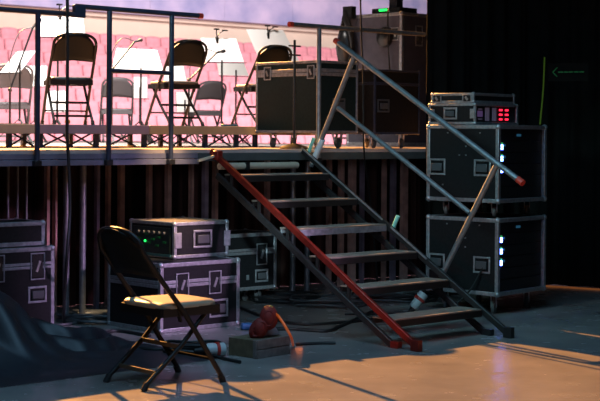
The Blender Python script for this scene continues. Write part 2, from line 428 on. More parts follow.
def flight_case(name, label, loc, rot, lx, ly, h, castor=0, lid=None, body='case', trim='alu', t=.03, group=None, band=.045, open_front=False, cat='flight case', top=None, castor_r=.05, yaw=.4):
    root = thing(name, label, cat, loc, rot, group)
    z0, z1 = castor, castor+h; e = .005
    g = MB()
    if open_front:
        g.box(e, lx-e, .05, ly-e, z0+e, z1-e)
        g.box(e, .02, e, .05, z0+e, z1-e); g.box(lx-.02, lx-e, e, .05, z0+e, z1-e); g.box(.02, lx-.02, e, .05, z1-.02, z1-e); g.box(.02, lx-.02, e, .05, z0+e, z0+.02)
    else: g.box(e, lx-e, e, ly-e, z0+e, z1-e)
    g.build('panel', M[body], root, smooth=False)
    if top: MB().box(t, lx-t, t, ly-t, z1-e, z1-.001).build('top_panel', M[top], root, smooth=False)
    g = MB()
    for y in (0, ly-t):
        for z in (z0, z1-t): g.box(t, lx-t, y, y+t, z, z+t)
    for x in (0, lx-t):
        for z in (z0, z1-t): g.box(x, x+t, t, ly-t, z, z+t)
    for x in (0, lx-t):
        for y in (0, ly-t): g.box(x, x+t, y, y+t, z0+t, z1-t)
    if lid:
        zl = z0+lid
        for q in ((zl+.002, zl+band/2), (zl-band/2, zl-.002)):
            g.box(t, lx-t, -.002, .01, *q); g.box(-.002, .01, t, ly-t, *q)
    g.build('edge_trim', M[trim], root, bevel=.004)
    for x in (t*.5, lx-t*.5):
        for y in (t*.5, ly-t*.5):
            for z, sg in ((z0+t*.5, 1), (z1-t*.5, -1)):
                MB().ball((x, y, z), t*.82, 2).build('ball_corner', M[trim], root)
    if castor:
        for x in (.13, lx-.13):
            for y in (.13, ly-.13): add_castor(root, x, y, castor, castor_r, yaw)
    return root
# ---- racks at the right
RB = PI/2-.7148; RC = Vector((1.7522, 12.7502, 0))
def rackP(a, b, z): return RC+Vector((a*math.cos(RB)-b*math.sin(RB), a*math.sin(RB)+b*math.cos(RB), z))
G_R = 'tall black racks stacked at the right'
def gear(root, lx, zz0, zz1, units, led_x, leds):
    step = (zz1-zz0)/units
    for k in range(units):
        a, b = zz0+k*step+.004, zz0+(k+1)*step-.004
        o = MB().box(.045, lx-.045, .032, .05, a, b).build('faceplate', M['gear'], root, bevel=.002)
        if k in leds:
            zc = (a+b)/2
            MB().box(led_x, led_x+.045, .026, .032, zc-.026, zc+.018).build('display', M['led_blue'], o)
            MB().box(led_x+.006, led_x+.036, .0235, .026, zc-.012, zc+.006).build('display_glow', M['led_white'], o)
            MB().box(led_x+.004, led_x+.04, .0245, .0315, zc+.022, zc+.036).build('led', M['led_mgreen'], o)
            MB().box(led_x+.06, led_x+.085, .026, .032, zc+.0, zc+.022).build('button', M['led_cyan'], o)
        if k == units-1: MB().box(lx*.42, lx*.5, .026, .032, (a+b)/2-.01, (a+b)/2+.012).build('badge', M['led_cyan'], o)
W2, W1 = .8046, .7834
lo = flight_case('equipment_rack', 'lower black equipment rack on castors standing on the floor under another', rackP(0,0,0), RB, W2, W1, .687, castor=.17, trim='alu', t=.036, group=G_R, open_front=True, castor_r=.055)
gear(lo, W2, .21, .82, 6, .065, (2, 3, 4))
for a in (.17, .66): add_handle(lo, 'left', a, .17+.27, .18, .15)
up = flight_case('equipment_rack', 'upper black equipment rack stacked on the lower rack, three blue displays', rackP(0,0,.862), RB, W2, W1, .692, castor=.131, trim='alu', t=.036, group=G_R, open_front=True, castor_r=.045)
gear(up, W2, .171, .783, 6, .065, (2, 3, 4))
for a in (.17, .66): add_handle(up, 'left', a, .131+.31, .18, .15)
for r_, zz in ((lo, .17), (up, .131)):
    for a, z in ((.35,.5), (.42,.42), (.35,.42), (.2,.62), (.55,.62), (.6,.15)):
        g = MB(); fbox(g, 'left', a-.006, a+.006, zz+z-.006, zz+z+.006, -.006, .003); g.build('rivet', M['steel'], r_)
sm = flight_case('effects_rack', 'small black rack with six red lights on top of the tall racks', rackP(.02,.264,1.688), RB, .709, .516, .19, t=.024, open_front=True, cat='equipment rack')
add_handle(sm, 'left', .27, .10, .15, .11)
for y in (.03, .47): 
    g = MB(); fbox(g, 'left', y-.025, y+.025, .055, .14, 0, .008); g.build('latch', M['alu'], sm, bevel=.003)
fp = MB().box(.03, .68, .03, .05, .026, .165).build('faceplate', M['gear'], sm)
MB().box(.075, .155, .025, .03, .07, .125).build('display', M['violet_panel'], fp)
MB().box(.085, .15, .025, .03, .135, .145).box(.085, .15, .025, .03, .045, .055).build('label_strip', M['slots'], fp)
for x in (.20, .315):
    MB().box(x, x+.028, .024, .03, .035, .155).box(x+.036, x+.062, .024, .03, .035, .155).build('fader_bank', M['slots'], fp)
for x in (.43, .53):
    for z in (.052, .094, .136): MB().box(x, x+.045, .022, .03, z-.009, z+.009).build('led', M['led_red'], fp)
lidr = flight_case('case_lid', 'shallow black case lid with latches lying on the small rack', rackP(.03,.29,1.8785), RB, .68, .47, .095, t=.026, cat='case lid')
for a in (.07, .40): add_latch(lidr, 'left', a, .045, .10, .075)
# ---- under the stage, centre
p = inv(at_z(160, 334, 0))
q = Vector((p.x, p.y, 0))
bc = flight_case('flight_case', 'black flight case with two latches on the floor, amplifier rack on top', S(q.x, q.y, 0), AL, .83, .72, .555, lid=.385, t=.034, band=.06, trim='alu')
add_latch(bc, 'front', .22, .375, .13, .19); add_latch(bc, 'front', .56, .375, .13, .19); add_handle(bc, 'front', .60, .16, .20, .15)
am = flight_case('amplifier_rack', 'small tan-topped rack with a green light behind the folding chair', S(q.x+.335, q.y+.256, .557), AL, .585, .62, .30, t=.03, cat='equipment rack', top='tan_top')
add_handle(am, 'front', .30, .155, .20, .15)
for x in (.035, .56): 
    g = MB(); fbox(g, 'front', x-.03, x+.04, .085, .215, .0, .008); g.build('latch', M['alu_dull'], am, bevel=.004)
ap = MB().box(-.008, .004, .05, .57, .04, .25).build('faceplate', M['amp_face'], am)
MB().ball((-.012, .38, .13), .011, 2).build('led', M['led_green'], ap)
for y, z in ((.46,.15), (.33,.12), (.28,.15), (.22,.10), (.20,.17), (.42,.09), (.36,.19), (.12,.13)):
    MB().box(-.013, -.008, y-.022, y+.022, z-.008, z+.008).build('indicator', M['led_dgreen'], ap)
for k in range(6): MB().cyl((-.026, .12+.07*k, .205), (-.008, .12+.07*k, .205), .014).build('knob', M['grip'], ap)
MB().box(-.011, -.0, .04, .60, .012, .034).build('lower_lip', mat('teal_lit_lip', (.05,.16,.15), .5, .3), am)  # teal light on the lower case edge put into its colour
p = inv(at_d(276.5, 288, .5))
cc = flight_case('flight_case', 'black flight case on castors at the back under the stage, beside the stairs', S(p.x-.85, .5, 0), AL, .85, .45, .53, castor=.14, lid=.36, t=.034, band=.055)
add_latch(cc, 'front', .66, .14+.33, .13, .20); add_handle(cc, 'front', .66, .14+.13, .16, .12)
g = MB(); fbox(g, 'front', .475, .505, .24, .285, 0, .004); g.build('label_plate', M['alu'], cc)
# ---- under the stage, left
p = sd(55, 246, .02)
lc = flight_case('flight_case', 'dark flight case at the left edge with a latch above its handle', S(p.x-1.1, .02, 0), AL, 1.1, .5, p.z, lid=p.z-.145, t=.034, band=.05, trim='alu_dull')
add_latch(lc, 'front', .94, p.z-.15, .13, .21, 'alu_dull'); add_handle(lc, 'front', .94, p.z-.37, .17, .13, 'alu_dull')
add_latch(lc, 'front', .58, p.z-.15, .13, .21, 'alu_dull')
flight_case('flight_case', 'shallow dark flight case on top of the case at the left edge', S(p.x-1.17, .05, p.z+.008), AL, 1.1, .42, .19, t=.034, trim='alu_dull')
# ---- on the stage
p = sd(318.5, 60, .28)
c1 = flight_case('flight_case', 'greenish black flight case on castors at the top of the stairs, two lid latches', S(p.x, .28, DECK), AL, .535, .90, p.z-DECK-.145, castor=.145, lid=p.z-DECK-.145-.11, body='case_teal', t=.026, band=.07, trim='alu_dull', yaw=1.2)
H1 = p.z-DECK
for a in (.10, .72): add_latch(c1, 'left', a, H1-.11, .10, .13, 'alu')
add_handle(c1, 'front', .27, H1-.42, .17, .13, 'grip')
p = sd(375, 69, .3)
c3 = flight_case('flight_case', 'plain black flight case on castors behind the grey rail, right end of stage', S(p.x, .3, DECK), AL, .66, .75, p.z-DECK-.14, castor=.14, lid=p.z-DECK-.14-.14, t=.02, band=.03, trim='rail', yaw=1.0)
add_handle(c3, 'front', .12, .42, .17, .13, 'grip')
p = at_Y(402, 12, 16.5); ps = inv(p)
PT = PI/4
tc_ = flight_case('flight_case', 'tall grey flight case with pale edges standing behind the black cases', (p.x, p.y, DECK+.004), PT, .62, .86, p.z-DECK, body='case_grey', t=.04, trim='alu')
add_handle(tc_, 'front', .30, p.z-DECK-.26, .13, .24, 'alu'); add_latch(tc_, 'left', .10, p.z-DECK-.25, .11, .15, 'alu')
g = MB(); c = Vector((-.02, .25, p.z-DECK-.28)); g.tube([c+Vector((.018,0,0)), c+Vector((-.02,0,0)), c+Vector((-.05,0,0))], [.12,.11,.05], 16); g.build('cable_dish', M['black'], tc_)
topz = p.z
# device on the tall case
dv_ = thing('control_box', 'small black control box with a green light on top of tall case', 'control box', (p.x, p.y, topz+.012), PT)
MB().box(.06, .36, .08, .52, 0, .055).build('housing', M['black'], dv_, bevel=.006)
MB().box(.16, .27, .22, .34, .055, .20).build('raised_unit', mat('navy_box', (.015,.018,.03), .5), dv_, bevel=.006)
MB().box(.05, .06, .28, .40, .02, .045).build('led', M['led_green'], dv_)
tag(MB().tube(spline([(-.03,.16,.06), (-.06,.16,-.02), (-.05,.17,-.25), (-.04,.14,-.75)], 6), .009, 8).build('hanging_cable', M['cable'], loc=(p.x, p.y, topz), rotz=PT), 'black cable hanging down the front of the tall grey case', 'cable')
# cable bundle hanging on the tall case's left edge
cb = MB(); base = Vector((0, 0, 0))
for k in range(9):
    r0 = .16+.02*random.random(); ph = k*.12; o = .012*k
    pts = [(-.03-o*.5+.02*math.sin(a*2+ph), (.02*math.cos(a*3)+r0*.55*math.cos(a)), -.30+r0*2.0*math.sin(a)+.03*math.sin(ph*5)) for a in [2*PI*i/22 for i in range(22)]]
    cb.tube(pts, .016, 6, closed=True)
cb.ball((-.05, .02, -.36), .17, 2, (.45, .7, 1.25)); cb.box(-.06, .02, -.10, .04, -.02, .12)
hook = Vector((p.x-.70*.80, p.y+.70*.80, topz-.02))
tag(cb.build('cable_bundle', M['black'], loc=hook-Vector((.03,.03,0)), rotz=PT), 'bundle of black cable hanging at the left edge of the tall grey case', 'cable')

# ================================================================ FOLDING CHAIRS
M['dull_bar'] = mat('dull_black_bar', (.012, .012, .012), .9, spec=.05)
def make_chair(label, loc, rot, sc=1.0, group=None, steel='chair', back='chair_back', seat='vinyl', rim=None):
    t = thing('folding_chair', label, 'chair', loc, rot, group)
    V = lambda x, y, z: Vector((x*sc, y*sc, z*sc))
    hw = .245
    # continuous front-leg and back tube (an inverted U from foot to foot)
    def side(s): return [V(.305, s*hw, .02), V(.015, s*hw*.99, .44), V(-.13, s*hw*.98, .62), V(-.315, s*hw*.96, .86)]
    def arcp(a): return V(-.315-.06*math.sin(a), -hw*.96*math.copysign(abs(math.cos(a))**.8, math.cos(a)), .86+.135*math.sin(a)**.75)
    arc = [arcp(PI*k/14) for k in range(1, 14)]
    fr_ = MB().tube(spline(side(-1), 4)+arc+spline(side(1), 4)[::-1], .0165*sc, 10).build('back_frame', M[steel], t)
    for s in (-1, 1): MB().tube([V(.307,s*hw,0), V(.282,s*hw,.045)], .021*sc, 10).build('foot_cap', M['rubber'], fr_)
    # backrest panel, curved
    def bp(u, v):
        y = (u-.5)*2; z = .70+.275*v - .0*v
        zt = .995-.135*(1-max(0, 1-abs(y)**2.6)**.5) if v == 1 else None
        top = .985-.115*abs(y)**3
        z = .70+.015*(1-abs(y))+(top-.70)*v
        x = -.195-.165*((z-.70)/.285)-.035*(1-y*y)
        return V(x, y*hw*(.95-.10*max(0, (v-.6))*abs(y)), z)
    MB().grid(bp, 14, 6).build('backrest', M[back], t, solid=.012*sc)
    # seat pan with rounded cushion
    g = MB()
    def ring(z, k, zz=0):
        out = []
        for i in range(28):
            a = 2*PI*i/28; ca, sa = math.cos(a), math.sin(a)
            x = math.copysign(abs(ca)**.35, ca)*.235*k; y = math.copysign(abs(sa)**.35, sa)*.238*k*(1-.06*ca*-1*-1)
            out.append(g.bm.verts.new(V(.06+x, y, z)))
        return out
    R = [ring(.490, .93), ring(.496, 1.0), ring(.516, 1.0), ring(.528, .955), ring(.533, .8), ring(.530, .4)]
    for A, B in zip(R, R[1:]):
        for i in range(28): g.bm.faces.new((A[i], A[(i+1) % 28], B[(i+1) % 28], B[i]))
    g.bm.faces.new(R[0][::-1]); g.bm.faces.new(R[-1])
    so = g.build('seat', M[seat], t)
    g = MB()
    g.bar(V(.28,-.225,.472), V(.28,.225,.472), .02*sc, .055*sc).bar(V(-.16,-.225,.472), V(-.16,.225,.472), .02*sc, .055*sc)
    for s in (-1, 1): g.bar(V(-.16,s*.226,.472), V(.28,s*.226,.472), .02*sc, .055*sc)
    g.build('seat_frame', M[steel], t)
    for s in (-1, 1):
        lg = MB().tube([V(-.285,s*.212,.02), V(.0,s*.209,.26), V(.20,s*.206,.462)], .0155*sc, 10).build('rear_leg', M[steel], t)
        MB().tube([V(-.289,s*.212,0), V(-.262,s*.212,.043)], .021*sc, 10).build('foot_cap', M['rubber'], lg)
        MB().bar(V(-.06,s*.226,.53), V(-.02,s*.226,.41), .012*sc, .03*sc, up=(0,1,0)).build('hinge_plate', M[steel], t)
    for z in (.10, .25):
        x = -.285+(z-.02)*1.17
        MB().bar(V(x,-.21,z), V(x,.21,z), .012*sc, .026*sc).build('cross_bar', M[steel if not rim else rim], t)
    MB().cyl(V(.20,-.232,.16), V(.20,.232,.16), .009*sc, 8).build('cross_bar', M['dull_bar'], t)
    return t
CH = math.atan2(.649, .76)
M['bar_lit_tan'] = mat('lit_tan_cross_bar', (.16, .13, .09), .7, 0, spec=.2)  # tan light on the rear cross bars put into their colour
make_chair('black folding chair with tan seat standing on the floor, foreground left', (-.8725, 9.274, 0), CH, 1.0, rim='bar_lit_tan')
RZ = 1.66
GC = 'folding chairs on the low riser'
M['seat_lit_brown'] = mat('chair_seat_lit_brown', (.16, .12, .085), .45)  # same dark seat, with brownish stage light put into its colour
for px, lab, dr, sm_ in ((69, 'black folding chair on the riser, leftmost, behind the hanging cable', 1.92, 'seat_dark'), (176, 'black folding chair on the riser behind the second rail post', 2.12, 'seat_lit_brown'), (261, 'black folding chair on the riser partly hidden by the greenish flight case', 2.15, 'seat_lit_brown')):
    q = sd(px, 100, 1.78)
    make_chair(lab, S(q.x, 1.78, RZ), dr, .84, GC, seat=sm_)
for px, lab, d, rot in ((116.5, 'small grey folding chair farther back between the two rail posts', 6.3, 1.75), (206, 'small grey folding chair farther back behind the second rail post', 6.3, 1.95),
                        (10, 'grey folding chair farther back at the left edge of the picture', 4.4, 1.9), (345, 'brown-lit folding chair farther back behind the handrail and black cases', 3.2, 1.8)):
    q = sd(px, 100, d)
    make_chair(lab, S(q.x, d, DECK), rot, .88 if d < 6 else .86, 'folding chairs farther back on the stage', 'far_chair', 'far_chair', 'far_chair')

# ================================================================ RISER
RL, RR, RD0, RD1 = -5.2, 1.55, 1.27, 2.7
rz = thing('riser_platform', 'low riser platform with pale edge panels and braced legs under the front chairs', 'platform', S(0,0), AL)
MB().box(RL, RR, RD0+.03, RD1, RZ-.04, RZ).build('riser_deck', M['deck'], rz, smooth=False)
xs = [RL, sd(37, 128, RD0).x, sd(150, 128, RD0).x, RR]
for (a, b), mm in zip(zip(xs, xs[1:]), ('riser_lit_cream', 'riser_lit_lav', 'riser_lit_tan')):
    MB().box(a+.004, b-.004, RD0, RD0+.028, RZ-.082, RZ+.002).build('edge_panel', M[mm], rz, bevel=.008)
for px in (9, 40, 96, 144, 205, 236, 255):
    q = sd(px, 138, RD0+.1)
    for d in (RD0+.1, RD1-.1): MB().box(q.x-.02, q.x+.02, d-.02, d+.02, DECK, RZ-.04).build('leg', M['rail'], rz)
for px, w in ((22, 13), (58, 16), (82, 14), (122, 15), (160, 16), (184, 13), (220, 12), (243, 9)):
    a, b = sd(px-w, 140, RD0+.14), sd(px+w, 140, RD0+.14)
    MB().bar((a.x, RD0+.14, DECK+.01), (b.x, RD0+.14, RZ-.05), .012, .014).bar((a.x, RD0+.16, RZ-.05), (b.x, RD0+.16, DECK+.01), .012, .014).build('brace', M['rail'], rz)
# small things along the riser edge
q = sd(67.5, 122, RD0+.06); tag(MB().ball((0,0,.026), .026, 2, (1,1,.95)).build('ball', M['orange_ball'], loc=S(q.x, RD0+.06, RZ+.001)), 'small orange ball lying on the riser edge beside the hanging cable', 'ball')
q = sd(229, 122, RD0+.08); tape = MB().box(-.085, .085, -.03, .03, 0, .022); tag(tape.build('tape_box', M['blue_tape'], loc=S(q.x, RD0+.08, RZ+.001), rotz=AL, bevel=.006), 'small blue box lying on the tan riser edge beside third chair', 'box')

# ================================================================ MUSIC STANDS, SHEETS, MICROPHONES
def music_stand(px, py, d, label, base=DECK):
    q = sd(px, py, d)
    t = thing('music_stand', label, 'music stand', S(q.x, d, base), AL, 'music stands on the stage')
    h = q.z-base
    MB().cyl((0,0,.25), (0,0,h), .011).build('pole', M['black'], t)
    for k in range(3):
        a = k*2*PI/3+.5; MB().bar((0,0,.28), (.28*math.cos(a), .28*math.sin(a), .012), .018, .008).build('leg', M['black'], t)
    return t, q
def sheet(px4, d, lean, label, desk_parent=None, stand=None, group='white sheets on music stands'):
    # four picture points define the sheet's outline on a slightly leaning upright plane
    P = []
    for k, (x, y) in enumerate(px4):
        P.append(inv(at_d(x, y, d+(lean if k in (0, 1) else 0))))
    c = sum(P, Vector())/4
    if stand:
        t, q = stand
        D = MB().quadsheet([p_-Vector((q.x, d, t.location.z))+Vector((0,.012,0))+(p_-c)*-.04 for p_ in P], .004, (0,1,0)); D.build('desk', M['black'], t, smooth=False)
        b0, b1 = P[3]-Vector((q.x, d, t.location.z)), P[2]-Vector((q.x, d, t.location.z))
        MB().bar(b0+Vector((0,-.02,-.012)), b1+Vector((0,-.02,-.012)), .05, .008).build('ledge', M['black'], t)
    g = MB().quadsheet([p_-c for p_ in P], .003, (0,1,0))
    o = g.build('sheet_music', M['paper'], loc=S(c.x, c.y, c.z), rotz=AL, smooth=False)
    return tag(o, label, 'sheet music', group)
for (px, py, d, quad, sl, shl) in (
    (20, 62, 3.6, ((17.5,51.5), (36,51), (20,72), (0,72.5)), 'music stand with a leaning white sheet at the left picture edge', 'leaning white sheet at the left picture edge behind the first rail post'),
    (58, 34, 3.8, ((41,16.5), (83,17.5), (85,35.5), (41,36.5)), 'tall music stand with a white sheet behind the leftmost riser chair', 'white sheet above the back of the leftmost riser chair'),
    (141, 68, 3.6, ((117,48), (157,50), (164,73), (111,72)), 'music stand with white sheet seen between the two rail posts', 'white sheet just above the mid rail between two rail posts'),
    (222, 60, 3.4, ((201,38), (236,38.5), (244,62), (206,61.5)), 'music stand with white sheet right of the second riser chair', 'white sheet with a ledge between second and third riser chairs'),
    (266, 50, 3.9, ((246,29), (283,30), (302,66), (262,66)), 'music stand with white sheet behind the greenish flight case', 'large white sheet above the third riser chair and greenish case')):
    stt = music_stand(px, py, d, sl)
    sheet(quad, d, .12, shl, stand=stt)
for (quad, d, px, py, sl, shl) in ((((217,62.5), (244,63), (249,76), (219,75)), 5.2, 236, 70, 'far music stand with a low white sheet under the fourth sheet', 'low white sheet half hidden under the sheet with a ledge'),
                       (((168,58), (182,59), (187,84), (163,84)), 5.0, 172, 72, 'far music stand with white sheet behind the second riser chair', 'white sheet partly hidden behind the second riser chair back'),
                       (((24,66), (47,66), (46,86), (22,86)), 5.4, 35, 75, 'far music stand with white sheet behind the first rail post', 'small white sheet low behind the first rail post'),
                       (((47,91), (66,91), (68,112), (46,112)), 5.6, 57, 100, 'far low music stand with white sheet under the leftmost chair', 'white sheet seen under the seat of the leftmost riser chair'),
                       (((134,77), (147,77), (147,98), (134,98)), 5.4, 140, 87, 'far low music stand with white sheet left of the second chair', 'small white sheet below the mid rail beside the second post'),
                       (((176,92), (192,92), (194,112), (177,112)), 5.6, 185, 100, 'far low music stand with white sheet under the second chair', 'white sheet seen under the seat of the second riser chair')):
    stt = music_stand(px, py, d, sl); sheet(quad, d, .08, shl, stand=stt)
# clip-on stand lamps
for px, py, d, lab in ((217, 28, 3.4, 'twin-head clip lamp above the white sheet with a ledge'), (60, 4, 3.8, 'twin-head clip lamp above the leftmost white sheet'), (268, 24, 3.9, 'pale clip lamp above the large white sheet by the flight case')):
    q = sd(px, py+10, d+.1); t = thing('stand_lamp', lab, 'lamp', S(q.x, d+.1, q.z), AL, 'clip lamps on the music stands')
    MB().tube(spline([(0,0,0), (-.01,0,.06), (-.005,0,.10)], 5), .006, 6).tube(spline([(0,0,0), (.03,0,.05), (.11,0,.095)], 5), .005, 6).build('gooseneck', M['black'], t)
    MB().box(-.035, .02, -.02, .02, .095, .112).build('lamp_head', M['black'], t); MB().box(.09, .15, -.02, .02, .088, .102).build('lamp_head', M['black'], t)
    MB().box(-.015, .015, -.012, .012, -.06, .01).build('clip', M['black'], t)
def mic_stand(x0, y0, x1, y1, xm, ym, d, lab, mlab, mm='black', pole=True):
    A, B, Q = sd(x0, y0, d), sd(x1, y1, d), sd(xm, ym, d)
    t = thing('microphone_stand', lab, 'microphone stand', S(A.x, d, DECK), AL, 'microphone boom stands')
    o = Vector((A.x, d, DECK))
    if pole: MB().cyl((0,0,.2), A-o, .011).build('pole', M['black'], t)
    for k in range(3):
        a = k*2*PI/3; MB().bar((0,0,.22), (.26*math.cos(a), .26*math.sin(a), .012), .018, .01).build('leg', M['black'], t)
    MB().cyl(A-o, B-o, .010).build('boom', M['black'], t)
    MB().ball(A-o, .025, 1).build('clutch', M['black'], t)
    m = MB(); mid = (B+Q)/2
    q0 = B; dq = (Q-B).normalized()
    m.tube([Vector((0,0,0)), dq*.07, dq*.08, (Q-B)], [.012, .016, .022, .020], 10); m.ball(Q-B, .021, 2)
    tag(m.build('microphone', M[mm], loc=S(B.x, d, B.z), rotz=AL), mlab, 'microphone', 'microphones on boom stands')
    pts = spline([A+Vector((0,-.02,0)), A*.75+B*.25+Vector((-.09,-.02,.10)), A*.3+B*.7+Vector((-.10,-.02,.12)), B], 6)
    c = MB().tube([p_-A for p_ in pts], .005, 6)
    tag(c.build('microphone_cable', M['cablegrey'], loc=S(A.x, d, A.z), rotz=AL), 'thin cable looping beside the '+mlab.split(',')[0], 'cable')
mic_stand(10, 90, 33, 27, 40, 20, 2.6+.6, 'boom stand rising behind the first rail post at left', 'microphone by the first rail post, at the left sheet')
mic_stand(112, 70, 135, 41.5, 141, 40, 3.1, 'boom stand between the two rail posts', 'microphone left of the second riser chair, above the mid rail')
mic_stand(189, 80, 217, 52.5, 224, 51, 3.05, 'boom stand leaning right beside the second riser chair', 'microphone in front of the sheet with a ledge')
# mic stand with round base in front of the greenish case
q = sd(294, 145, .16)
ms = thing('microphone_stand', 'straight black stand on a round base in front of the greenish flight case', 'microphone stand', S(q.x, .16, DECK), AL)
z_top = sd(294, 40, .16).z-DECK
MB().cyl((0,0,.02), (0,0,z_top), .0115).build('pole', M['black'], ms)
MB().tube([(0,0,0), (0,0,.012), (0,0,.028), (0,0,.05)], [.135,.135,.10,.02], 24).build('base', M['black'], ms)
for z in (sd(294, 46, .16).z-DECK, sd(294, 55, .16).z-DECK): MB().bar((-.07,0,z), (.07,0,z), .016, .014).build('clamp_arm', M['black'], ms)

# ================================================================ HANGING CABLES
def cable(name, pts, r, m, lab, cat='cable', n=8, group=None, kind=None):
    P = spline(pts, 8); o = P[0].copy()
    return tag(MB().tube([p_-o for p_ in P], r, n).build(name, M[m], loc=o), lab, cat, group, kind)
def fl(x, y, z=.012): return at_z(x, y, z)
cable('hanging_cable', [at_d(67.3,-12,-.12), at_d(67.5,60,-.12), at_d(67,130,-.12), at_d(68.5,160,-.12), at_d(70,210,-.13), at_d(66,270,-.13), fl(64,322), fl(72,321)], .013, 'cable', 'black cable hanging in front of the stage at left, down to the floor')
cable('hanging_cable', [at_d(360.2,-10,-.11), at_d(361.5,40,-.11), at_d(363,75,-.11), at_d(364,150,-.11), at_d(369,190,.3), at_d(374,240,.4), fl(378,288)], .008, 'cable', 'thin black cable hanging past the handrail at right of the stairs')
# cord on the wall drape and the faint arrow
a = at_Y(544.6, 57, 14.62); b = at_Y(540, 124.5, 14.66)
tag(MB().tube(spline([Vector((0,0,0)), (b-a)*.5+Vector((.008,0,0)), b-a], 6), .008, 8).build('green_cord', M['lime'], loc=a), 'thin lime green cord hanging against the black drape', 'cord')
ar = thing('arrow_sign', 'faint green arrow pointing left on the black drape', 'sign', at_Y(568, 72, 14.35), math.atan2(-.42, 1))
MB().box(-.20, .20, .012, .02, -.09, .09).build('sign_panel', M['drape'], ar)
g = MB()
for x0, x1 in ((-.10,-.05), (-.04,-.005), (.005,.045), (.058,.10), (.11,.155)): g.box(x0, x1, .004, .012, -.006, .006)
g.bar((-.155,.008,0), (-.11,.008,.045), .008, .008).bar((-.155,.008,0), (-.11,.008,-.045), .008, .008); g.build('arrow', M['arrow'], ar)

# ================================================================ FLOOR CLUTTER
def coil(cx, cy, r, turns, sq, rc, m, lab, group='cable coils on the floor'):
    c = at_z(cx, cy, 0); pts = []
    for i in range(turns*18):
        a = 2*PI*i/18; k = i/(turns*18)
        rr = r*(.72+.28*random.random()*.4+.25*math.sin(k*9))
        pts.append((rr*math.cos(a), sq*rr*math.sin(a), rc+.055*k+.008*math.sin(a*3+k*7)))
    return tag(MB().tube(spline(pts, 2), rc, 6).build('cable_coil', M[m], loc=c), lab, 'cable', group)
coil(285, 301, .34, 6, .8, .011, 'cable', 'black cable coil on the floor between stage legs and case')
coil(330, 305, .36, 5, .8, .013, 'cablegrey', 'black cable coil on the floor below the stage stairs')
coil(395, 300, .40, 5, .7, .011, 'cable', 'black cable coil behind the bottom treads of the stairs')
coil(96, 321, .33, 6, .7, .013, 'cablegrey', 'black cable coil behind the foreground folding chair')
coil(195, 352, .22, 4, .7, .012, 'cable', 'black cable coil under the seat of the foreground chair')
cable('floor_cable', [fl(236,306), fl(262,316), fl(300,324), fl(345,322), fl(385,318)], .013, 'cable', 'black cable running along the floor behind the wooden box')
cable('floor_cable', [fl(250,330), fl(290,329), fl(325,331), fl(340,326), fl(372,312)], .016, 'cable', 'thick black cable on the floor right of the wooden box')
cable('floor_cable', [fl(20,316), fl(55,325), fl(90,320), fl(120,314)], .014, 'cablegrey', 'grey cable on the floor behind the dark tarpaulin')
cable('floor_cable', [fl(40,334), fl(80,338), fl(115,331), fl(150,336)], .014, 'cable', 'black cable from the tarpaulin to the big case')
cable('floor_cable', [fl(120,346), fl(150,349), fl(185,350), fl(240,362)], .012, 'cable', 'black cable on the floor under the foreground chair')
cable('floor_cable', [rackP(-.012,.15,.42), rackP(-.06,.25,.22), rackP(-.15,.4,.05), rackP(-.3,.5,.012), rackP(-.6,.7,.012), rackP(-.9,1.0,.012)], .008, 'cable', 'thin black cable drooping from the lower rack to the floor')
# tarpaulin heap at the left
def tarp(u, v):
    a = -4.9+2.55*u; d = -1.75+1.69*v
    h = .44*math.exp(-((a+3.62)/.40)**2-((d+.66)/.36)**2)
    tail = math.exp(-((a+2.85)/.42)**2-((d+.74)/.27)**2)
    fold = abs(math.sin((d*1.0-.22*a)*19+1.6*math.sin(a*4)))
    h += tail*(.03+.13*fold)+.06*math.exp(-((a+3.6)/.5)**2-((d+.7)/.5)**2)*abs(math.sin(a*11+d*6))
    e = min(u, v, 1-u, 1-v)*9
    p = S(a, d+.05*math.sin(a*9)*min(1, e)+.02*math.sin(23*a)*min(1, e))
    return (p.x+2.1, p.y-10, max(.003, h*min(1, e)))
M['tarp_m'] = M['tarp']
tag(MB().grid(tarp, 110, 70).build('tarpaulin', M['tarp'], loc=(-2.1, 10, 0)), 'dark crumpled tarpaulin heaped on the floor at the left edge', 'tarpaulin')
# wooden box with a rag, red strap and orange cable
nb = at_z(257.5, 359, 0); ang = math.radians(50)
bx = thing('wooden_box', 'low worn wooden box on the floor right of the foreground chair', 'box', nb, ang)
MB().box(0, .34, .012, .28, 0, .128).build('box_body', M['wood_box'], bx, bevel=.004)
MB().box(-.006, .345, -.008, .0115, .0, .060).box(-.006, .345, -.008, .0115, .066, .132).build('side_boards', M['wood_edge'], bx, bevel=.003)
MB().box(-.018, -.0005, -.002, .03, .0, .132).build('corner_post', M['wood_edge'], bx, bevel=.003)
B = lambda x, y, z: nb+Vector((x*math.cos(ang)-y*math.sin(ang), x*math.sin(ang)+y*math.cos(ang), z))
def ragf(u, v):
    x, y = (u-.5)*.18, (v-.5)*.15; e = min(1, 7*min(u, v, 1-u, 1-v))
    return (x, y, .004+e*(.052+.018*math.sin(x*38)+.014*math.sin(y*50+x*20)))
tag(MB().grid(ragf, 24, 18).build('rag', M['rag'], loc=B(.245, .15, .1335), rotz=ang), 'crumpled grey rag lying on top of the wooden box', 'rag')
rs = thing('strap_bundle', 'bundle of dark red strap with yellow tab standing on the wooden box', 'strap', B(.155, .065, .1335), 0); rs.scale = (.82, .82, .82)
g = MB()
for k in range(7):
    r0 = .058+.004*k
    pts = [(r0*math.cos(a)*.8+.03, .008*k-.03, .168+r0*math.sin(a)*1.15) for a in [2*PI*i/18 for i in range(18)]]
    g.tube(pts, .017, 6, closed=True)
g.ball((.03,-.005,.168), .078, 2, (.85,.7,1.15)); g.build('upper_coil', M['red_strap'], rs)
g = MB()
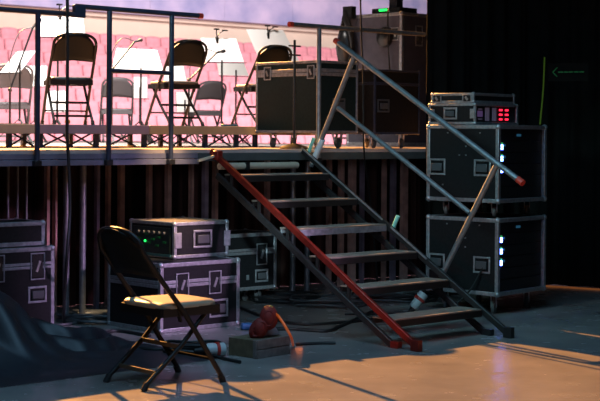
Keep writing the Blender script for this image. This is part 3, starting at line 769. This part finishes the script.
for k in range(6):
    r0 = .05+.004*k
    pts = [(r0*math.cos(a)-.055+.03*math.sin(a), .008*k-.04, .075+r0*math.sin(a)*1.25) for a in [2*PI*i/18 for i in range(18)]]
    g.tube(pts, .016, 6, closed=True)
g.ball((-.05,-.02,.075), .072, 2, (.9,.7,1.25)); g.build('lower_coil', M['red_strap'], rs)
MB().tube(spline([(.015,0,.225), (.03,0,.262), (.05,0,.272), (.058,0,.255)], 5), .007, 6).build('tab', M['yellow'], rs)
o_ = rs.location.copy()
pts = [at_Y(276,314,10.40), at_Y(279,317,10.36), at_Y(285,326,10.3), at_Y(291,337,10.27), fl(293,345,.02)]
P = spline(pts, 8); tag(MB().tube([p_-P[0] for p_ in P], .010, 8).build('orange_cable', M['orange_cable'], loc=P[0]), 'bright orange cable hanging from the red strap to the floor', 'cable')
tag(MB().tube(spline([(0,0,.012), (.10,.05,.012), (.2,.08,.012), (.3,.09,.012)], 5), .011, 8).build('floor_cable', M['cable'], loc=fl(296,346,0)), 'short dark cable end lying by the orange glow on the floor', 'cable')
# red and white power connectors
def connector(a, b, lab, r=.045):
    a, b = Vector(a), Vector(b); d = (b-a).normalized(); L = (b-a).length
    t = thing('power_connector', lab, 'power connector', a, 0, 'red and white power connectors')
    MB().tube([d*0, d*.02, d*L*.5], [r*.8, r, r], 16).build('shell', M['white_plastic'], t)
    MB().tube([d*L*.5, d*L*.53, d*L*.66, d*L*.68], [r, r*1.18, r*1.18, r], 16).build('collar', M['red_plastic'], t)
    MB().tube([d*L*.68, d*L*.95, d*L], [r*1.0, r*1.02, r*.85], 16).build('socket', M['white_plastic'], t)
    MB().tube([d*-.09, d*-.03, d*.0], [r*.3, r*.5, r*.62], 12).build('cable_gland', M['rubber'], t)
a = at_z(413, 308, .05); connector(a, a+Vector((.10,.02,.13)), 'white power connector with red ring tilted up under the stairs')
a = at_z(206, 350, .05); connector(a, a+Vector((.13,.06,.0)), 'white power connector with red ring on the floor beside chair', .046)
q = fl(247, 330, 0); pl = thing('blue_plug', 'blue plug lying on the floor behind the wooden box', 'plug', q, .3)
MB().tube([(-.05,0,.03), (-.04,0,.03), (.02,0,.03), (.05,0,.03)], [.02,.03,.03,.024], 14).build('plug_body', M['blue_plastic'], pl)
MB().cyl((.05,0,.03), (.075,0,.03), .012).build('cable_gland', M['rubber'], pl)
q = at_Y(336, 309.5, 13.0); tag(MB().box(-.02, .02, -.015, .015, 0, .02).ball((0,-.016,.012), .006, 1).build('cable_tester', M['led_green'], loc=at_z(325, 306, 0)+Vector((0,0,.07))), 'tiny green light among the cables under the stairs', 'light') if False else None

# ================================================================ LIGHTS
def look(o, target):
    o.rotation_euler = (Vector(target)-o.location).to_track_quat('-Z', 'Y').to_euler()
def area(name, loc, target, sx, sy, e, col, spread=180):
    l = bpy.data.lights.new(name, 'AREA'); l.shape = 'RECTANGLE'; l.size = sx; l.size_y = sy; l.energy = e; l.color = col; l.spread = math.radians(spread)
    o = bpy.data.objects.new(name, l); C.objects.link(o); o.location = loc; look(o, target); return o
def spot(name, loc, target, e, col, ang, blend=.3, r=.05):
    l = bpy.data.lights.new(name, 'SPOT'); l.energy = e; l.color = col; l.spot_size = math.radians(ang); l.spot_blend = blend; l.shadow_soft_size = r
    o = bpy.data.objects.new(name, l); C.objects.link(o); o.location = loc; look(o, target); return o
Ld = Vector((.45, -.89, -.565)).normalized(); tgt = Vector((.6, 9.3, 0))
spot('stage_backlight', tgt-Ld*21, tgt+Vector((.45, -.89, 0))*14, 80000, (1, .43, .11), 40, .06, .07)
area('audience_flood', S(21, 14, 9), S(22, 31, 3.5), 22, 6, 7600, (1, .92, .92))
area('stage_wash', S(-.8, 2.5, 6.0), S(-.8, 5.0, 1.5), 5, .8, 520, (1, .93, .88), 100)
spot('teal_spot', (-3.2, 7.2, 4.4), (1.5, 12.4, .95), 620, (.45, .95, 1), 30, .7, .4)
spot('violet_spot', (4.6, 8.2, 3.0), (-1.0, 11.6, .55), 1700, (.9, .54, 1), 15, .7, .3)
spot('violet_left_spot', (3.0, 5.2, 3.4), (-2.3, 11.2, .6), 120, (.72, .50, 1), 14, .7, .3)
spot('teal_low_fill', (.2, 7.0, 1.9), (-.44, 13.4, .42), 1000, (.55, .9, 1), 7, .6, .1)  # fill added to brighten the case at the back under the stage
spot('teal_stage_fill', (-3.0, 8.0, 3.6), (-.15, 14.0, 1.95), 230, (.4, .95, 1), 10, .6, .2)  # added fill throwing teal light on the case above the stairs
spot('under_stage_fill', (.1, 5.8, 1.9), (.1, 14.0, .75), 170, (.75, .78, 1), 26, .7, .3)  # bluish fill added from the front for the legs and uprights
spot('red_foot_fill', (-1.2, 7.6, 1.5), S(-1.05, -2.15, .22), 200, (1, .18, .04), 8, .7, .04)  # second red light, added to brighten the left stringer's foot
area('blue_top_fill', (0, 8, 5.5), (0, 9.8, 0), 4, 4, 95, (.32, .66, 1), 130)
spot('amp_top_fill', S(-1.6, -2.6, 5.2), S(-1.55, .02, .86), 3000, (1, .66, .34), 9, .6, .1)  # narrow warm fill added to light the amplifier rack's top
l_ = bpy.data.lights.new('orange_glow_fill', 'POINT'); l_.energy = .10; l_.color = (1, .22, .03); l_.shadow_soft_size = .03  # unseen point light added for the orange glow on the floor
o_ = bpy.data.objects.new('orange_glow_fill', l_); C.objects.link(o_); o_.location = at_z(299, 343, .02)
spot('red_side_spot', (-2.6, 7.4, 2.3), S(-1.05, -1.3, .75), 120, (1, .10, .03), 20, .6, .05)
w = bpy.data.worlds.new('World'); bpy.context.scene.world = w; w.use_nodes = True
w.node_tree.nodes['Background'].inputs[0].default_value = (.35, .42, .55, 1); w.node_tree.nodes['Background'].inputs[1].default_value = .004
# ================================================================ CAMERA
cd = bpy.data.cameras.new('Camera'); cam = bpy.data.objects.new('Camera', cd); C.objects.link(cam)
cd.sensor_fit = 'HORIZONTAL'; cd.sensor_width = 36; cd.lens = F*36/600; cd.shift_y = -(200.5-HY)/600
cd.clip_end = 200
cam.matrix_world = Matrix.Translation((0, 0, EYE)) @ Matrix.Rotation(PI/2, 4, 'X') @ Matrix.Rotation(TH, 4, 'Z')
cd.dof.use_dof = True; cd.dof.focus_distance = 11.4; cd.dof.aperture_fstop = 4.5
bpy.context.scene.camera = cam
vs = bpy.context.scene.view_settings; vs.view_transform = 'Standard'; vs.look = 'None'; vs.exposure = 0
